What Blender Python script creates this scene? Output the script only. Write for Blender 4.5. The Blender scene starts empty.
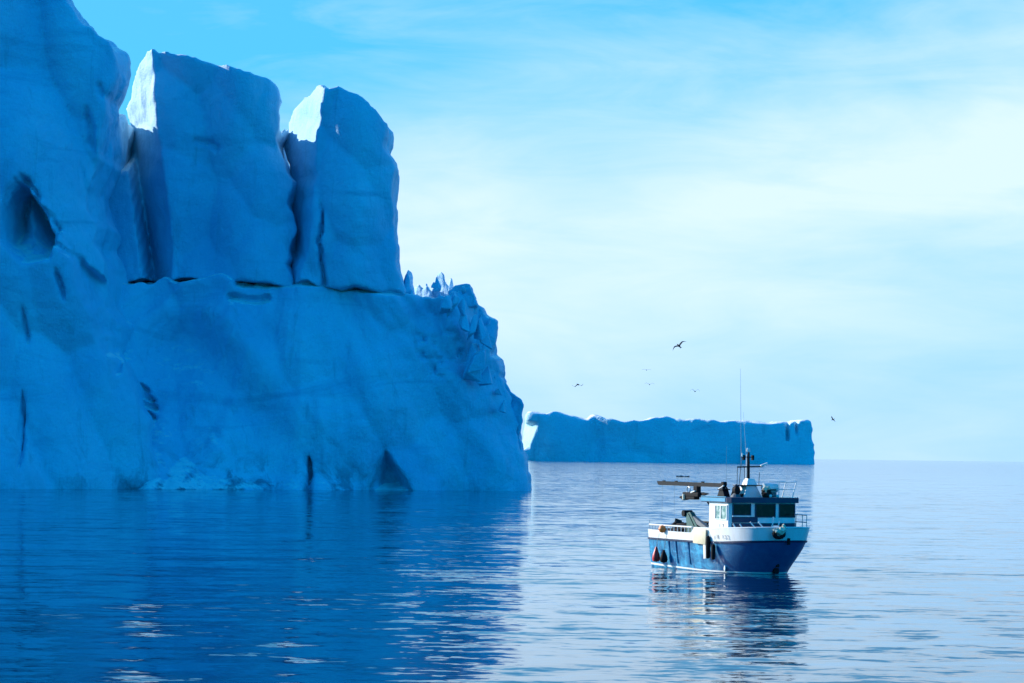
import bpy, bmesh, math, random
import numpy as np
import openvdb
from mathutils import Vector, Matrix
random.seed(5)
R = math.radians
scene = bpy.context.scene
COL = scene.collection

# ------------------------------------------------------------------ camera
F, W, H = 2600.0, 1024, 683
CAMZ, ROLL, SHIFT = 6.62, R(0.727), 113.8
cam = bpy.data.objects.new('camera', bpy.data.cameras.new('camera'))
COL.objects.link(cam)
cam.data.sensor_width = 36.0
cam.data.lens = F / W * 36.0
cam.data.shift_y = SHIFT / W
cam.data.clip_start = 0.5
cam.data.clip_end = 200000
cam.matrix_world = Matrix.Translation((0, 0, CAMZ)) @ Matrix.Rotation(-ROLL, 4, 'Y') @ Matrix.Rotation(R(90), 4, 'X')
scene.camera = cam

def at(px, py, Y):
    """real position of something seen at pixel (px, py) that is Y metres away"""
    xc = (px - 512) / F
    yc = (341.5 - py + SHIFT) / F
    x = xc * math.cos(ROLL) - yc * math.sin(ROLL)
    z = xc * math.sin(ROLL) + yc * math.cos(ROLL)
    return x * Y, CAMZ + z * Y

# ------------------------------------------------------------------ helpers
def tag(o, label=None, cat=None, group=None, kind=None):
    if label: o['label'] = label
    if cat: o['category'] = cat
    if group: o['group'] = group
    if kind: o['kind'] = kind
    return o

def empty(name, loc, rz=0.0, parent=None):
    o = bpy.data.objects.new(name, None)
    o.empty_display_size = 0.3
    COL.objects.link(o)
    o.location = loc
    o.rotation_euler = (0, 0, rz)
    if parent: o.parent = parent
    return o

def obj(name, bm, mat, parent=None, smooth=False, mats=None):
    me = bpy.data.meshes.new(name)
    bmesh.ops.recalc_face_normals(bm, faces=bm.faces)
    if smooth:
        for f in bm.faces: f.smooth = True
        for e in bm.edges:
            if len(e.link_faces) == 2 and e.calc_face_angle(0) > R(38): e.smooth = False
    bm.to_mesh(me); bm.free()
    for m in (mats or [mat]): me.materials.append(m)
    o = bpy.data.objects.new(name, me)
    COL.objects.link(o)
    if parent: o.parent = parent
    return o

def B(): return bmesh.new()

def box(bm, c, s, rot=None, bevel=0.0):
    m = Matrix.Translation(c)
    if rot is not None: m = m @ rot
    r = bmesh.ops.create_cube(bm, size=1.0, matrix=m @ Matrix.Diagonal((s[0], s[1], s[2], 1)))
    if bevel:
        es = list({e for v in r['verts'] for e in v.link_edges})
        bmesh.ops.bevel(bm, geom=es, offset=bevel, segments=2, affect='EDGES', profile=0.5)

def tube(bm, a, b, r, r2=None, seg=8, caps=True):
    a, b = Vector(a), Vector(b)
    d = b - a
    q = d.to_track_quat('Z', 'Y').to_matrix().to_4x4()
    bmesh.ops.create_cone(bm, cap_ends=caps, segments=seg, radius1=r, radius2=r if r2 is None else r2,
                          depth=d.length, matrix=Matrix.Translation((a + b) / 2) @ q)

def pipe(bm, pts, r, seg=6):
    for a, b in zip(pts[:-1], pts[1:]): tube(bm, a, b, r, seg=seg)
    for p in pts[1:-1]:
        bmesh.ops.create_icosphere(bm, subdivisions=1, radius=r * 1.02, matrix=Matrix.Translation(p))

def lathe(bm, prof, mat=Matrix.Identity(4), seg=16):
    rings = []
    for r, z in prof:
        rings.append([bm.verts.new(mat @ Vector((r * math.cos(2 * math.pi * k / seg), r * math.sin(2 * math.pi * k / seg), z))) for k in range(seg)])
    for a, b in zip(rings[:-1], rings[1:]):
        for k in range(seg):
            bm.faces.new((a[k], a[(k + 1) % seg], b[(k + 1) % seg], b[k]))
    bm.faces.new(rings[0][::-1]); bm.faces.new(rings[-1])

def torus(bm, c, R1, r, mat=Matrix.Identity(4), s1=20, s2=8):
    vs = []
    for i in range(s1):
        a = 2 * math.pi * i / s1
        ring = []
        for j in range(s2):
            b = 2 * math.pi * j / s2
            ring.append(bm.verts.new(Vector(c) + (mat @ Vector(((R1 + r * math.cos(b)) * math.cos(a), (R1 + r * math.cos(b)) * math.sin(a), r * math.sin(b))))))
        vs.append(ring)
    for i in range(s1):
        for j in range(s2):
            bm.faces.new((vs[i][j], vs[(i + 1) % s1][j], vs[(i + 1) % s1][(j + 1) % s2], vs[i][(j + 1) % s2]))

def prism(bm, pts, off):
    """closed solid from a planar polygon pushed by the vector off"""
    a = [bm.verts.new(Vector(p)) for p in pts]
    b = [bm.verts.new(Vector(p) + Vector(off)) for p in pts]
    n = len(pts)
    bm.faces.new(a); bm.faces.new(b[::-1])
    for i in range(n): bm.faces.new((a[i], b[i], b[(i + 1) % n], a[(i + 1) % n]))

def lump(bm, c, s, amp, seed, sub=3):
    """an irregular heap"""
    rnd = np.random.RandomState(seed)
    r = bmesh.ops.create_icosphere(bm, subdivisions=sub, radius=1.0)
    ph = rnd.uniform(0, 6.28, (6, 3)); fr = rnd.uniform(1.5, 6, (6, 3))
    for v in r['verts']:
        p = v.co.copy()
        k = 1 + amp * sum(math.sin(fr[i][0] * p.x + ph[i][0]) * math.sin(fr[i][1] * p.y + ph[i][1]) * math.sin(fr[i][2] * p.z + ph[i][2]) for i in range(6))
        v.co = Vector(c) + Vector((p.x * s[0] * k, p.y * s[1] * k, p.z * s[2] * k))

# ------------------------------------------------------------------ materials
class NT:
    def __init__(s, tree): s.t = tree
    def n(s, kind, **kw):
        nd = s.t.nodes.new(kind)
        for k, v in kw.items():
            if k.startswith('i_'): nd.inputs[k[2:].replace('_', ' ')].default_value = v
            else: setattr(nd, k, v)
        return nd
    def l(s, a, b): s.t.links.new(a, b)
    def math(s, op, a, b=None, c=None, clamp=False):
        nd = s.t.nodes.new('ShaderNodeMath'); nd.operation = op; nd.use_clamp = clamp
        for i, v in enumerate((a, b, c)):
            if v is None: continue
            if hasattr(v, 'is_output'): s.l(v, nd.inputs[i])
            else: nd.inputs[i].default_value = v
        return nd.outputs[0]
    def mixc(s, f, a, b, mode='MIX'):
        nd = s.t.nodes.new('ShaderNodeMix'); nd.data_type = 'RGBA'; nd.blend_type = mode; nd.clamp_factor = True
        for i, v in ((0, f), (6, a), (7, b)):
            if hasattr(v, 'is_output'): s.l(v, nd.inputs[i])
            else: nd.inputs[i].default_value = v if i == 0 else (*v, 1)
        return nd.outputs[2]
    def ramp(s, f, stops):
        nd = s.t.nodes.new('ShaderNodeValToRGB')
        el = nd.color_ramp.elements
        while len(el) < len(stops): el.new(0.5)
        for e, (p, v) in zip(el, stops):
            e.position = p; e.color = (v, v, v, 1) if not hasattr(v, '__len__') else (*v, 1)
        s.l(f, nd.inputs[0])
        return nd.outputs[0]
    def noise(s, vec, scale, detail=4, rough=0.55, dist=0.0, typ='FBM'):
        nd = s.t.nodes.new('ShaderNodeTexNoise'); nd.noise_type = typ
        nd.inputs['Scale'].default_value = scale; nd.inputs['Detail'].default_value = detail
        nd.inputs['Roughness'].default_value = rough; nd.inputs['Distortion'].default_value = dist
        s.l(vec, nd.inputs['Vector'])
        return nd.outputs['Fac']
    def mapping(s, vec, scale=(1, 1, 1), rot=(0, 0, 0), loc=(0, 0, 0)):
        nd = s.t.nodes.new('ShaderNodeMapping')
        nd.inputs['Scale'].default_value = scale; nd.inputs['Rotation'].default_value = rot; nd.inputs['Location'].default_value = loc
        s.l(vec, nd.inputs['Vector'])
        return nd.outputs[0]

def newmat(name):
    m = bpy.data.materials.new(name); m.use_nodes = True
    nt = NT(m.node_tree)
    return m, nt, m.node_tree.nodes['Principled BSDF']

def paint(name, col, rough=0.45, wear=0.25, wearcol=None, scale=3.0, metallic=0.0, streak=False):
    m, nt, p = newmat(name)
    tc = nt.n('ShaderNodeTexCoord').outputs['Object']
    v = nt.mapping(tc, (1, 1, 0.25) if streak else (1, 1, 1))
    n1 = nt.noise(v, scale, 6, 0.65)
    n2 = nt.noise(tc, scale * 6, 4, 0.6)
    wc = wearcol or tuple(c * 0.55 for c in col)
    f = nt.ramp(n1, [(0.42, 0.0), (0.75, 1.0)])
    c = nt.mixc(nt.math('MULTIPLY', f, wear), col, wc)
    c = nt.mixc(nt.math('MULTIPLY', nt.ramp(n2, [(0.5, 0.0), (0.8, 1.0)]), wear * 0.4), c, wc)
    nt.l(c, p.inputs['Base Color'])
    nt.l(nt.math('ADD', nt.math('MULTIPLY', n1, 0.3), rough - 0.15), p.inputs['Roughness'])
    p.inputs['Metallic'].default_value = metallic
    b = nt.n('ShaderNodeBump', i_Strength=0.15, i_Distance=0.03)
    nt.l(n1, b.inputs['Height']); nt.l(b.outputs[0], p.inputs['Normal'])
    return m

M = {}
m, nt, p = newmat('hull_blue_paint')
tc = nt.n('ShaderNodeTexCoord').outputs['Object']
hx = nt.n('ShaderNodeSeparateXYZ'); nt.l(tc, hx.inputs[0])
rub = nt.ramp(nt.math('MULTIPLY_ADD', hx.outputs['X'], 0.1, 0.6), [(0.0, 1.0), (0.62, 0.85), (0.95, 0.12)])   # scuffs, plus the sunlit look of the after part put into the colour
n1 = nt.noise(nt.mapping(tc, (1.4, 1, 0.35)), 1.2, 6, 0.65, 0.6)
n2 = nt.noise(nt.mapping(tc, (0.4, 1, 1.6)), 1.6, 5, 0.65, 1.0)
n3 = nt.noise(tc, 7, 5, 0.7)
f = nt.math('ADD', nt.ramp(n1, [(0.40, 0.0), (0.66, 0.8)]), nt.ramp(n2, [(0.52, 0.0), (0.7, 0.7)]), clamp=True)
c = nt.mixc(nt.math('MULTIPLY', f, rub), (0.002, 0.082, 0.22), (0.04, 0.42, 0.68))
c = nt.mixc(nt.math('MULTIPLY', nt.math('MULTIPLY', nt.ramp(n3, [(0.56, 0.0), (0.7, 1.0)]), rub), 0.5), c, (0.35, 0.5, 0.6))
nt.l(c, p.inputs['Base Color']); p.inputs['Roughness'].default_value = 0.38
bmp = nt.n('ShaderNodeBump', i_Strength=0.25, i_Distance=0.06); nt.l(n2, bmp.inputs['Height']); nt.l(bmp.outputs[0], p.inputs['Normal'])
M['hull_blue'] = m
M['white'] = paint('white_marine_paint', (0.80, 0.80, 0.78), 0.4, 0.4, (0.45, 0.36, 0.27), 1.6, streak=True)
M['navy'] = paint('navy_paint', (0.003, 0.010, 0.055), 0.5, 0.2, (0.01, 0.04, 0.14), 2)
M['roofblue_lit'] = paint('roof_edge_lit_blue', (0.015, 0.24, 0.42), 0.45, 0.3, (0.2, 0.4, 0.5), 2)  # lighter blue that carries the sunlit look of the roof sides
M['black'] = paint('black_rubber', (0.008, 0.008, 0.010), 0.7, 0.3, (0.025, 0.025, 0.028), 5)
M['steel_dark'] = paint('dark_steel', (0.009, 0.010, 0.014), 0.55, 0.3, (0.03, 0.022, 0.02), 4)
M['steel'] = paint('galvanised_steel', (0.32, 0.34, 0.36), 0.4, 0.3, (0.16, 0.14, 0.12), 4, metallic=0.6)
M['green'] = paint('green_painted_steel', (0.01, 0.09, 0.075), 0.5, 0.4, (0.03, 0.03, 0.03), 4)
M['beige'] = paint('weathered_beige_board', (0.72, 0.62, 0.42), 0.6, 0.35, (0.5, 0.38, 0.2), 2.5)
M['cream'] = paint('cream_rope', (0.75, 0.68, 0.5), 0.8, 0.4, (0.45, 0.36, 0.22), 8)
M['red'] = paint('red_vinyl', (0.65, 0.015, 0.012), 0.4, 0.25, (0.35, 0.05, 0.03), 5)
M['orange'] = paint('orange_plastic', (0.8, 0.22, 0.04), 0.5, 0.3, (0.45, 0.12, 0.04), 6)
M['grey'] = paint('grey_cover', (0.16, 0.17, 0.18), 0.7, 0.4, (0.05, 0.05, 0.055), 5)
M['deck'] = paint('deck_paint', (0.10, 0.13, 0.13), 0.7, 0.5, (0.05, 0.05, 0.05), 2)
M['net'] = paint('dark_netting', (0.035, 0.03, 0.028), 0.9, 0.6, (0.12, 0.06, 0.04), 9)
M['letter'] = paint('black_lettering', (0.03, 0.03, 0.035), 0.5, 0.4, (0.3, 0.28, 0.26), 14)
M['letter_worn'] = paint('worn_grey_lettering', (0.24, 0.21, 0.2), 0.5, 0.6, (0.6, 0.58, 0.55), 14)

for k_ in ('black', 'steel_dark', 'net'): M[k_].node_tree.nodes['Principled BSDF'].inputs['Specular IOR Level'].default_value = 0.12
m, nt, p = newmat('dark_window_glass')
p.inputs['Base Color'].default_value = (0.012, 0.014, 0.018, 1); p.inputs['Roughness'].default_value = 0.06
p.inputs['IOR'].default_value = 1.5; p.inputs['Specular IOR Level'].default_value = 0.1
tc = nt.n('ShaderNodeTexCoord').outputs['Object']
nt.l(nt.mixc(nt.ramp(nt.noise(tc, 2.2, 3), [(0.5, 0.0), (0.7, 1.0)]), (0.010, 0.011, 0.014), (0.07, 0.03, 0.028)), p.inputs['Base Color'])
M['glass'] = m

def ice_material(name, far=False):
    m, nt, p = newmat(name)
    geo = nt.n('ShaderNodeNewGeometry')
    pos = geo.outputs['Position']
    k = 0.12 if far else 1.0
    # slow variation between old clear blue ice and bubbly white ice
    big = nt.noise(nt.mapping(pos, (1, 0.6, 0.7)), 0.045 * k, 6, 0.6, 0.6)
    strat = nt.noise(nt.mapping(pos, (0.35, 0.35, 1.6), (0.0, R(14), 0)), 0.11 * k, 5, 0.6, 0.8)
    streak = nt.noise(nt.mapping(pos, (1.0, 1.0, 0.12)), 0.42 * k, 5, 0.65, 0.4)
    fine = nt.noise(pos, 1.7 * k, 6, 0.7)
    c = nt.mixc(nt.ramp(big, [(0.35, 0.0), (0.68, 1.0)]), (0.28, 0.55, 0.76), (0.50, 0.74, 0.88))
    c = nt.mixc(nt.math('MULTIPLY', nt.ramp(strat, [(0.56, 0.0), (0.72, 1.0)]), 0.55), c, (0.16, 0.38, 0.54))
    c = nt.mixc(nt.math('MULTIPLY', nt.ramp(streak, [(0.58, 0.0), (0.75, 1.0)]), 0.5), c, (0.15, 0.34, 0.44))
    c = nt.mixc(nt.math('MULTIPLY', nt.ramp(fine, [(0.52, 0.0), (0.75, 1.0)]), 0.12), c, (0.58, 0.76, 0.86))
    if not far:
        # dirty basal ice in patches just above the water
        sp = nt.n('ShaderNodeSeparateXYZ'); nt.l(pos, sp.inputs[0])
        low = nt.ramp(nt.math('MULTIPLY', sp.outputs['Z'], 0.1), [(0.02, 1.0), (0.85, 0.0)])
        dn = nt.noise(nt.mapping(pos, (0.8, 1, 0.5), (0, R(38), 0), (11, 0, 0)), 0.16, 6, 0.7, 0.6)
        wx = nt.ramp(nt.math('MULTIPLY_ADD', sp.outputs['X'], 0.01, 0.9), [(0.12, 0.15), (0.30, 1.0), (0.55, 1.0), (0.72, 0.25)])
        dm = nt.math('MULTIPLY', nt.math('MULTIPLY', nt.ramp(dn, [(0.47, 0.0), (0.58, 1.0)]), low), wx)
        c = nt.mixc(nt.math('MULTIPLY', dm, 0.85), c, (0.04, 0.10, 0.16))
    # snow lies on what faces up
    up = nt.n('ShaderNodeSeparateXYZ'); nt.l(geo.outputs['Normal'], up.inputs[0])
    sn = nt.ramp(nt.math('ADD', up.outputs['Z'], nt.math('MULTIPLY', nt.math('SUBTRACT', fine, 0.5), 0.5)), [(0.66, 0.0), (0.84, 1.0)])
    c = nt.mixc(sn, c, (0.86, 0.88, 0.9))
    nt.l(c, p.inputs['Base Color'])
    p.inputs['Roughness'].default_value = 0.55
    p.inputs['IOR'].default_value = 1.31
    p.inputs['Specular IOR Level'].default_value = 0.25
    chips = nt.n('ShaderNodeTexVoronoi', feature='F1'); chips.inputs['Scale'].default_value = 0.35 * k
    wv = nt.n('ShaderNodeVectorMath', operation='ADD')
    nz = nt.n('ShaderNodeTexNoise'); nz.inputs['Scale'].default_value = 0.25 * k; nt.l(pos, nz.inputs['Vector'])
    sc = nt.n('ShaderNodeVectorMath', operation='SCALE'); sc.inputs['Scale'].default_value = 5 / k; nt.l(nz.outputs['Color'], sc.inputs[0])
    nt.l(pos, wv.inputs[0]); nt.l(sc.outputs[0], wv.inputs[1]); nt.l(wv.outputs[0], chips.inputs['Vector'])
    h = nt.math('ADD', nt.math('MULTIPLY', fine, 0.5), nt.math('MULTIPLY', chips.outputs['Distance'], 0.25 * k))
    h = nt.math('ADD', h, nt.math('MULTIPLY', streak, 0.5))
    b = nt.n('ShaderNodeBump', i_Strength=0.7, i_Distance=0.6 / k)
    nt.l(h, b.inputs['Height']); nt.l(b.outputs[0], p.inputs['Normal'])
    return m
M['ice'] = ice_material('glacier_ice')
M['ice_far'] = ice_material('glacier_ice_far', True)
for nd in M['ice_far'].node_tree.nodes:      # paler base colours for the far berg
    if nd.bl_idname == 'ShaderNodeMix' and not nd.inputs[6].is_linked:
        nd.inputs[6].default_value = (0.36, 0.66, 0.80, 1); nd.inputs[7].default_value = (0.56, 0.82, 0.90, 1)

# ------------------------------------------------------------------ noise in numpy
def _h(i, j, k, s):
    n = (i.astype(np.int64) * 374761393 + j.astype(np.int64) * 668265263 + k.astype(np.int64) * 2147483647 + s * 974634777) & 0xffffffff
    n = ((n ^ (n >> 13)) * 1274126177) & 0xffffffff
    n = ((n ^ (n >> 16)) * 2246822519) & 0xffffffff
    n = n ^ (n >> 15)
    return (n & 0xffff).astype(np.float32) / 32767.5 - 1.0

def vnoise(x, y, z, s=0):
    i, j, k = np.floor(x), np.floor(y), np.floor(z)
    u, v, w = x - i, y - j, z - k
    u, v, w = u * u * (3 - 2 * u), v * v * (3 - 2 * v), w * w * (3 - 2 * w)
    out = 0
    for a in (0, 1):
        for b in (0, 1):
            for c in (0, 1):
                out = out + _h(i + a, j + b, k + c, s) * (u if a else 1 - u) * (v if b else 1 - v) * (w if c else 1 - w)
    return out.astype(np.float32)

def fbm(x, y, z, f, o=4, s=0, g=0.5):
    t = 0; a = 1.0
    for q in range(o):
        t = t + a * vnoise(x * f + 7.3 * q, y * f + 3.1 * q, z * f - 5.7 * q, s + q); f *= 2.03; a *= g
    return t

def facets(u, v, cell, tilt, s=0):
    """chiselled relief: lower envelope of tilted planes, one per jittered cell"""
    u, v = u / cell, v / cell
    i, j = np.floor(u), np.floor(v)
    out = np.full(u.shape, 1e9, np.float32)
    z0 = np.zeros_like(i)
    for a in (-1, 0, 1):
        for b in (-1, 0, 1):
            ci, cj = i + a, j + b
            cx = ci + 0.5 + 0.45 * _h(ci, cj, z0, s); cy = cj + 0.5 + 0.45 * _h(ci, cj, z0, s + 1)
            d = (u - cx) * _h(ci, cj, z0, s + 2) + (v - cy) * _h(ci, cj, z0, s + 3)
            r2 = (u - cx) ** 2 + (v - cy) ** 2
            out = np.minimum(out, tilt * d + 0.25 * _h(ci, cj, z0, s + 4) + 0.9 * r2)
    return out * cell

def sdpoly(px, pz, poly):
    """signed distance to a polygon (negative inside)"""
    d = np.full(px.shape, 1e18); inside = np.zeros(px.shape, bool)
    n = len(poly)
    for i in range(n):
        ax, az = poly[i]; bx, bz = poly[(i + 1) % n]
        ex, ez = bx - ax, bz - az
        t = np.clip(((px - ax) * ex + (pz - az) * ez) / (ex * ex + ez * ez + 1e-12), 0, 1)
        d = np.minimum(d, (px - ax - t * ex) ** 2 + (pz - az - t * ez) ** 2)
        c = ((az <= pz) & (bz > pz)) | ((bz <= pz) & (az > pz))
        with np.errstate(divide='ignore', invalid='ignore'):
            xi = ax + (pz - az) / (bz - az + 1e-12) * ex
        inside ^= c & (px < xi)
    d = np.sqrt(d)
    return np.where(inside, -d, d).astype(np.float32)

def sdline(px, pz, pts):
    """distance to a polyline and the position 0..1 along it"""
    best = np.full(px.shape, 1e18); tt = np.zeros(px.shape)
    n = len(pts) - 1
    for i in range(n):
        ax, az = pts[i]; bx, bz = pts[i + 1]
        ex, ez = bx - ax, bz - az
        t = np.clip(((px - ax) * ex + (pz - az) * ez) / (ex * ex + ez * ez + 1e-12), 0, 1)
        d = (px - ax - t * ex) ** 2 + (pz - az - t * ez) ** 2
        m_ = d < best
        best = np.where(m_, d, best); tt = np.where(m_, (i + t) / n, tt)
    return np.sqrt(best).astype(np.float32), tt.astype(np.float32)

def rough_poly(pts, amp, seed, n=3):
    """fractal midpoint roughening of an outline"""
    rnd = random.Random(seed)
    for _ in range(n):
        o = []
        for i in range(len(pts)):
            a, b = pts[i], pts[(i + 1) % len(pts)]
            L = math.hypot(b[0] - a[0], b[1] - a[1])
            o.append(a)
            if L > 0.6:
                k = rnd.uniform(-1, 1) * min(amp, amp * 0.12 * L)
                o.append(((a[0] + b[0]) / 2 - (b[1] - a[1]) / L * k, (a[1] + b[1]) / 2 + (b[0] - a[0]) / L * k))
        pts = o
        amp *= 0.6
    return pts

def smax(a, b, k):
    h = np.clip(0.5 + 0.5 * (a - b) / k, 0, 1)
    return b + (a - b) * h + k * h * (1 - h)

def tracer(Yf):
    """outline pixels (px, py[, Y]) -> true x, z"""
    def T(pts):
        return [at(q[0], q[1], q[2] if len(q) > 2 else Yf) for q in pts]
    return T

def ice_body(name, outline, yfront, yback, vox, parent, mat, warp=1.4, wf=0.06, rnd=1.2, rough=0.5, seed=0, carve=None, detail=0.28, df=0.45, hi=None):
    """a solid of ice: traced outline, front relief yfront(x,z), depth to yback(x,y,z)"""
    poly = rough_poly(outline, rough, seed)
    xs = [q[0] for q in poly]; zs = [q[1] for q in poly]
    x0, x1, z0, z1 = min(xs) - 3 * vox - warp, max(xs) + 3 * vox + warp, min(zs) - 3 * vox, max(zs) + 3 * vox + warp
    X2, Z2 = np.meshgrid(np.arange(x0, x1, vox, dtype=np.float32), np.arange(z0, z1, vox, dtype=np.float32), indexing='ij')
    yf2 = yfront(X2, Z2)
    sd2 = sdpoly(X2, Z2, poly)
    near = yf2[sd2 < 1]
    y0 = float(near.min()) - 3 * vox - 1
    y1 = (hi if hi else float(near.max()) + 40)
    Y = np.arange(y0, y1 + 4 * vox, vox, dtype=np.float32)
    X, Yg, Z = np.meshgrid(X2[:, 0], Y, Z2[0], indexing='ij')
    # side walls wander with depth
    w = warp * fbm(X, Yg, Z, wf, 3, seed + 11) * np.clip((Yg - yf2[:, None, :]) / 6 + 0.25, 0, 1)
    sd = sd2[:, None, :] + w
    f = smax(sd, yf2[:, None, :] - Yg, rnd)
    f = smax(f, Yg - (yback(X, Yg, Z) if callable(yback) else yback), rnd)
    if carve is not None: f = carve(f, X, Yg, Z)
    f = np.clip(f, -3 * vox, 3 * vox).astype(np.float32)
    g = openvdb.FloatGrid(3 * vox)
    g.copyFromArray(np.ascontiguousarray(f))
    pts, quads = g.convertToQuads(0.0)
    pts = pts.astype(np.float32) * vox + np.array([x0, y0, z0], np.float32)
    me = bpy.data.meshes.new(name)
    me.vertices.add(len(pts)); me.vertices.foreach_set('co', pts.ravel())
    nq = len(quads)
    me.loops.add(nq * 4); me.loops.foreach_set('vertex_index', quads[:, ::-1].astype(np.int32).ravel())
    me.polygons.add(nq); me.polygons.foreach_set('loop_start', np.arange(0, nq * 4, 4, dtype=np.int32))
    me.update(calc_edges=True); me.validate()
    nr = np.zeros(len(me.vertices) * 3, np.float32); me.vertices.foreach_get('normal', nr); nr = nr.reshape(-1, 3)
    # make sure normals point out of the ice
    e = pts + nr * vox
    gi = lambda q: f[tuple(np.clip(np.rint((q - np.array([x0, y0, z0], np.float32)) / vox).astype(int), 0, np.array(f.shape) - 1).T)]
    if (gi(pts + nr * 1.5 * vox) < gi(pts - nr * 1.5 * vox)).mean() > 0.5:
        me.flip_normals(); nr = -nr
    n1 = fbm(pts[:, 0], pts[:, 1], pts[:, 2], df, 4, seed + 3)
    rid = 1 - np.abs(fbm(pts[:, 0] + 0.3 * pts[:, 2], pts[:, 1], pts[:, 2] * 0.45, df * 0.7, 3, seed + 5))
    pts2 = pts + nr * (detail * (0.7 * n1 + 0.6 * (rid - 0.7)))[:, None]
    me.vertices.foreach_set('co', pts2.astype(np.float32).ravel())
    me.polygons.foreach_set('use_smooth', np.ones(nq, bool))
    me.update()
    me.materials.append(mat)
    o = bpy.data.objects.new(name, me); COL.objects.link(o)
    if parent:
        o.parent = parent
        o.matrix_parent_inverse = Matrix.Translation(parent.location).inverted()
    return o

def sstep(a, b, x):
    t = np.clip((x - a) / (b - a), 0, 1); return t * t * (3 - 2 * t)

# ------------------------------------------------------------------ the great iceberg
VOX = 0.42
bx, bz = at(300, 490, 460)
berg = empty('iceberg', (bx, 460, 0))
tag(berg, 'huge shaded blue iceberg with two block towers above a long slope, filling the left side', 'iceberg')

# depth of the waterline of the berg: nearer on the left
def shore(x): return 430 + (x + 85) * (485 - 430) / 88.0

# the left cliff
T = tracer(465)
cliff_out = T([(-200, 505), (-200, -70), (-60, -66), (10, -58), (40, -36), (58, -18), (72, 2), (84, 20), (92, 32), (106, 42), (118, 52), (126, 60), (129, 70), (127, 98), (120, 122),
               (113, 150), (107, 185), (104, 215), (110, 250), (118, 290), (128, 330), (140, 375), (150, 405), (160, 440), (168, 470), (174, 505)])
Tc = tracer(446)
cave = Tc([(10, 244), (12, 214), (18, 196), (25, 184), (34, 190), (44, 206), (52, 218), (60, 240), (58, 262), (30, 268)])
jag = Tc([(30, 184), (46, 206), (56, 220), (64, 246), (78, 258), (92, 278), (104, 300), (110, 330), (114, 372)])
c1 = Tc([(30, 308), (31, 330), (34, 346)]); c2 = Tc([(32, 392), (33, 430), (34, 470)]); c3 = Tc([(62, 272), (66, 288), (70, 302)])
g1 = Tc([(84, 105), (88, 132), (90, 150)]); g2 = Tc([(78, 160), (82, 190), (82, 208)]); g3 = Tc([(97, 80), (98, 96)])
def cliff_front(x, z):
    y = shore(x) + 3 + 0.10 * np.clip(z, 0, 200)
    y -= 1.6 * sstep(9, 0, z)
    y += 1.6 * fbm(x, z * 0.5, z * 0, 0.05, 3, 21)
    y += 0.8 * facets(x + 0.3 * z, z * 0.45, 10, 0.65, 31)
    # a bulging lower apron under the jagged break
    jx = np.interp(z, [q[1] for q in jag[::-1]], [q[0] for q in jag[::-1]])
    y += 2.2 * sstep(-1.0, 1.6, x - jx) * sstep(10, 26, z) * sstep(62, 50, z)
    d = sdpoly(x, z, cave)
    top = cave[3][1]
    y += sstep(0.3, -1.3, d) * (2.0 + 19 * np.exp(np.minimum(d, 0) / 4.0) * sstep(top - 15, top - 7, z))
    for ln, wd, dp in ((jag, 1.25, 6.5), (c1, 0.35, 2.2), (c2, 0.3, 2.4), (c3, 0.35, 2.2), (g1, 0.8, 1.8), (g2, 0.4, 1.3), (g3, 0.5, 1.2)):
        dd, t = sdline(x + (0.7 if ln is jag else 0.2) * fbm(x, z, z * 0, 0.5, 2, 41), z, ln)
        if ln is jag:
            ww = wd * (0.35 + 1.3 * np.clip(vnoise(t * 9, t * 0, t * 0, 3) + 0.3 + 1.0 * sstep(0.55, 0.75, t) * sstep(0.97, 0.8, t), 0, 1.6))
        else: ww = wd * np.clip(4 * t * (1 - t) + 0.3, 0, 1)
        y += dp * sstep(ww + 0.35, 0.0, dd) * np.clip(ww / wd, 0.3, 1.4)
    return y
def cliff_back(x, y, z):
    b = 468 + 0.40 * np.clip(-66 - x, 0, 70) + 0 * z
    # the lower mass behind, whose crest lets the sun through only high up in the gap
    return np.where(z < 66 + 0.42 * np.clip(-72 - x, -4, 80) + 2.2 * vnoise(x * 0.25, y * 0.25, z * 0, 77), 504, b)
ice_body('cliff', cliff_out, cliff_front, cliff_back, VOX, berg, M['ice'], warp=1.1, wf=0.10, rnd=0.7, rough=1.3, seed=1, hi=505, detail=0.2)

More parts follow.
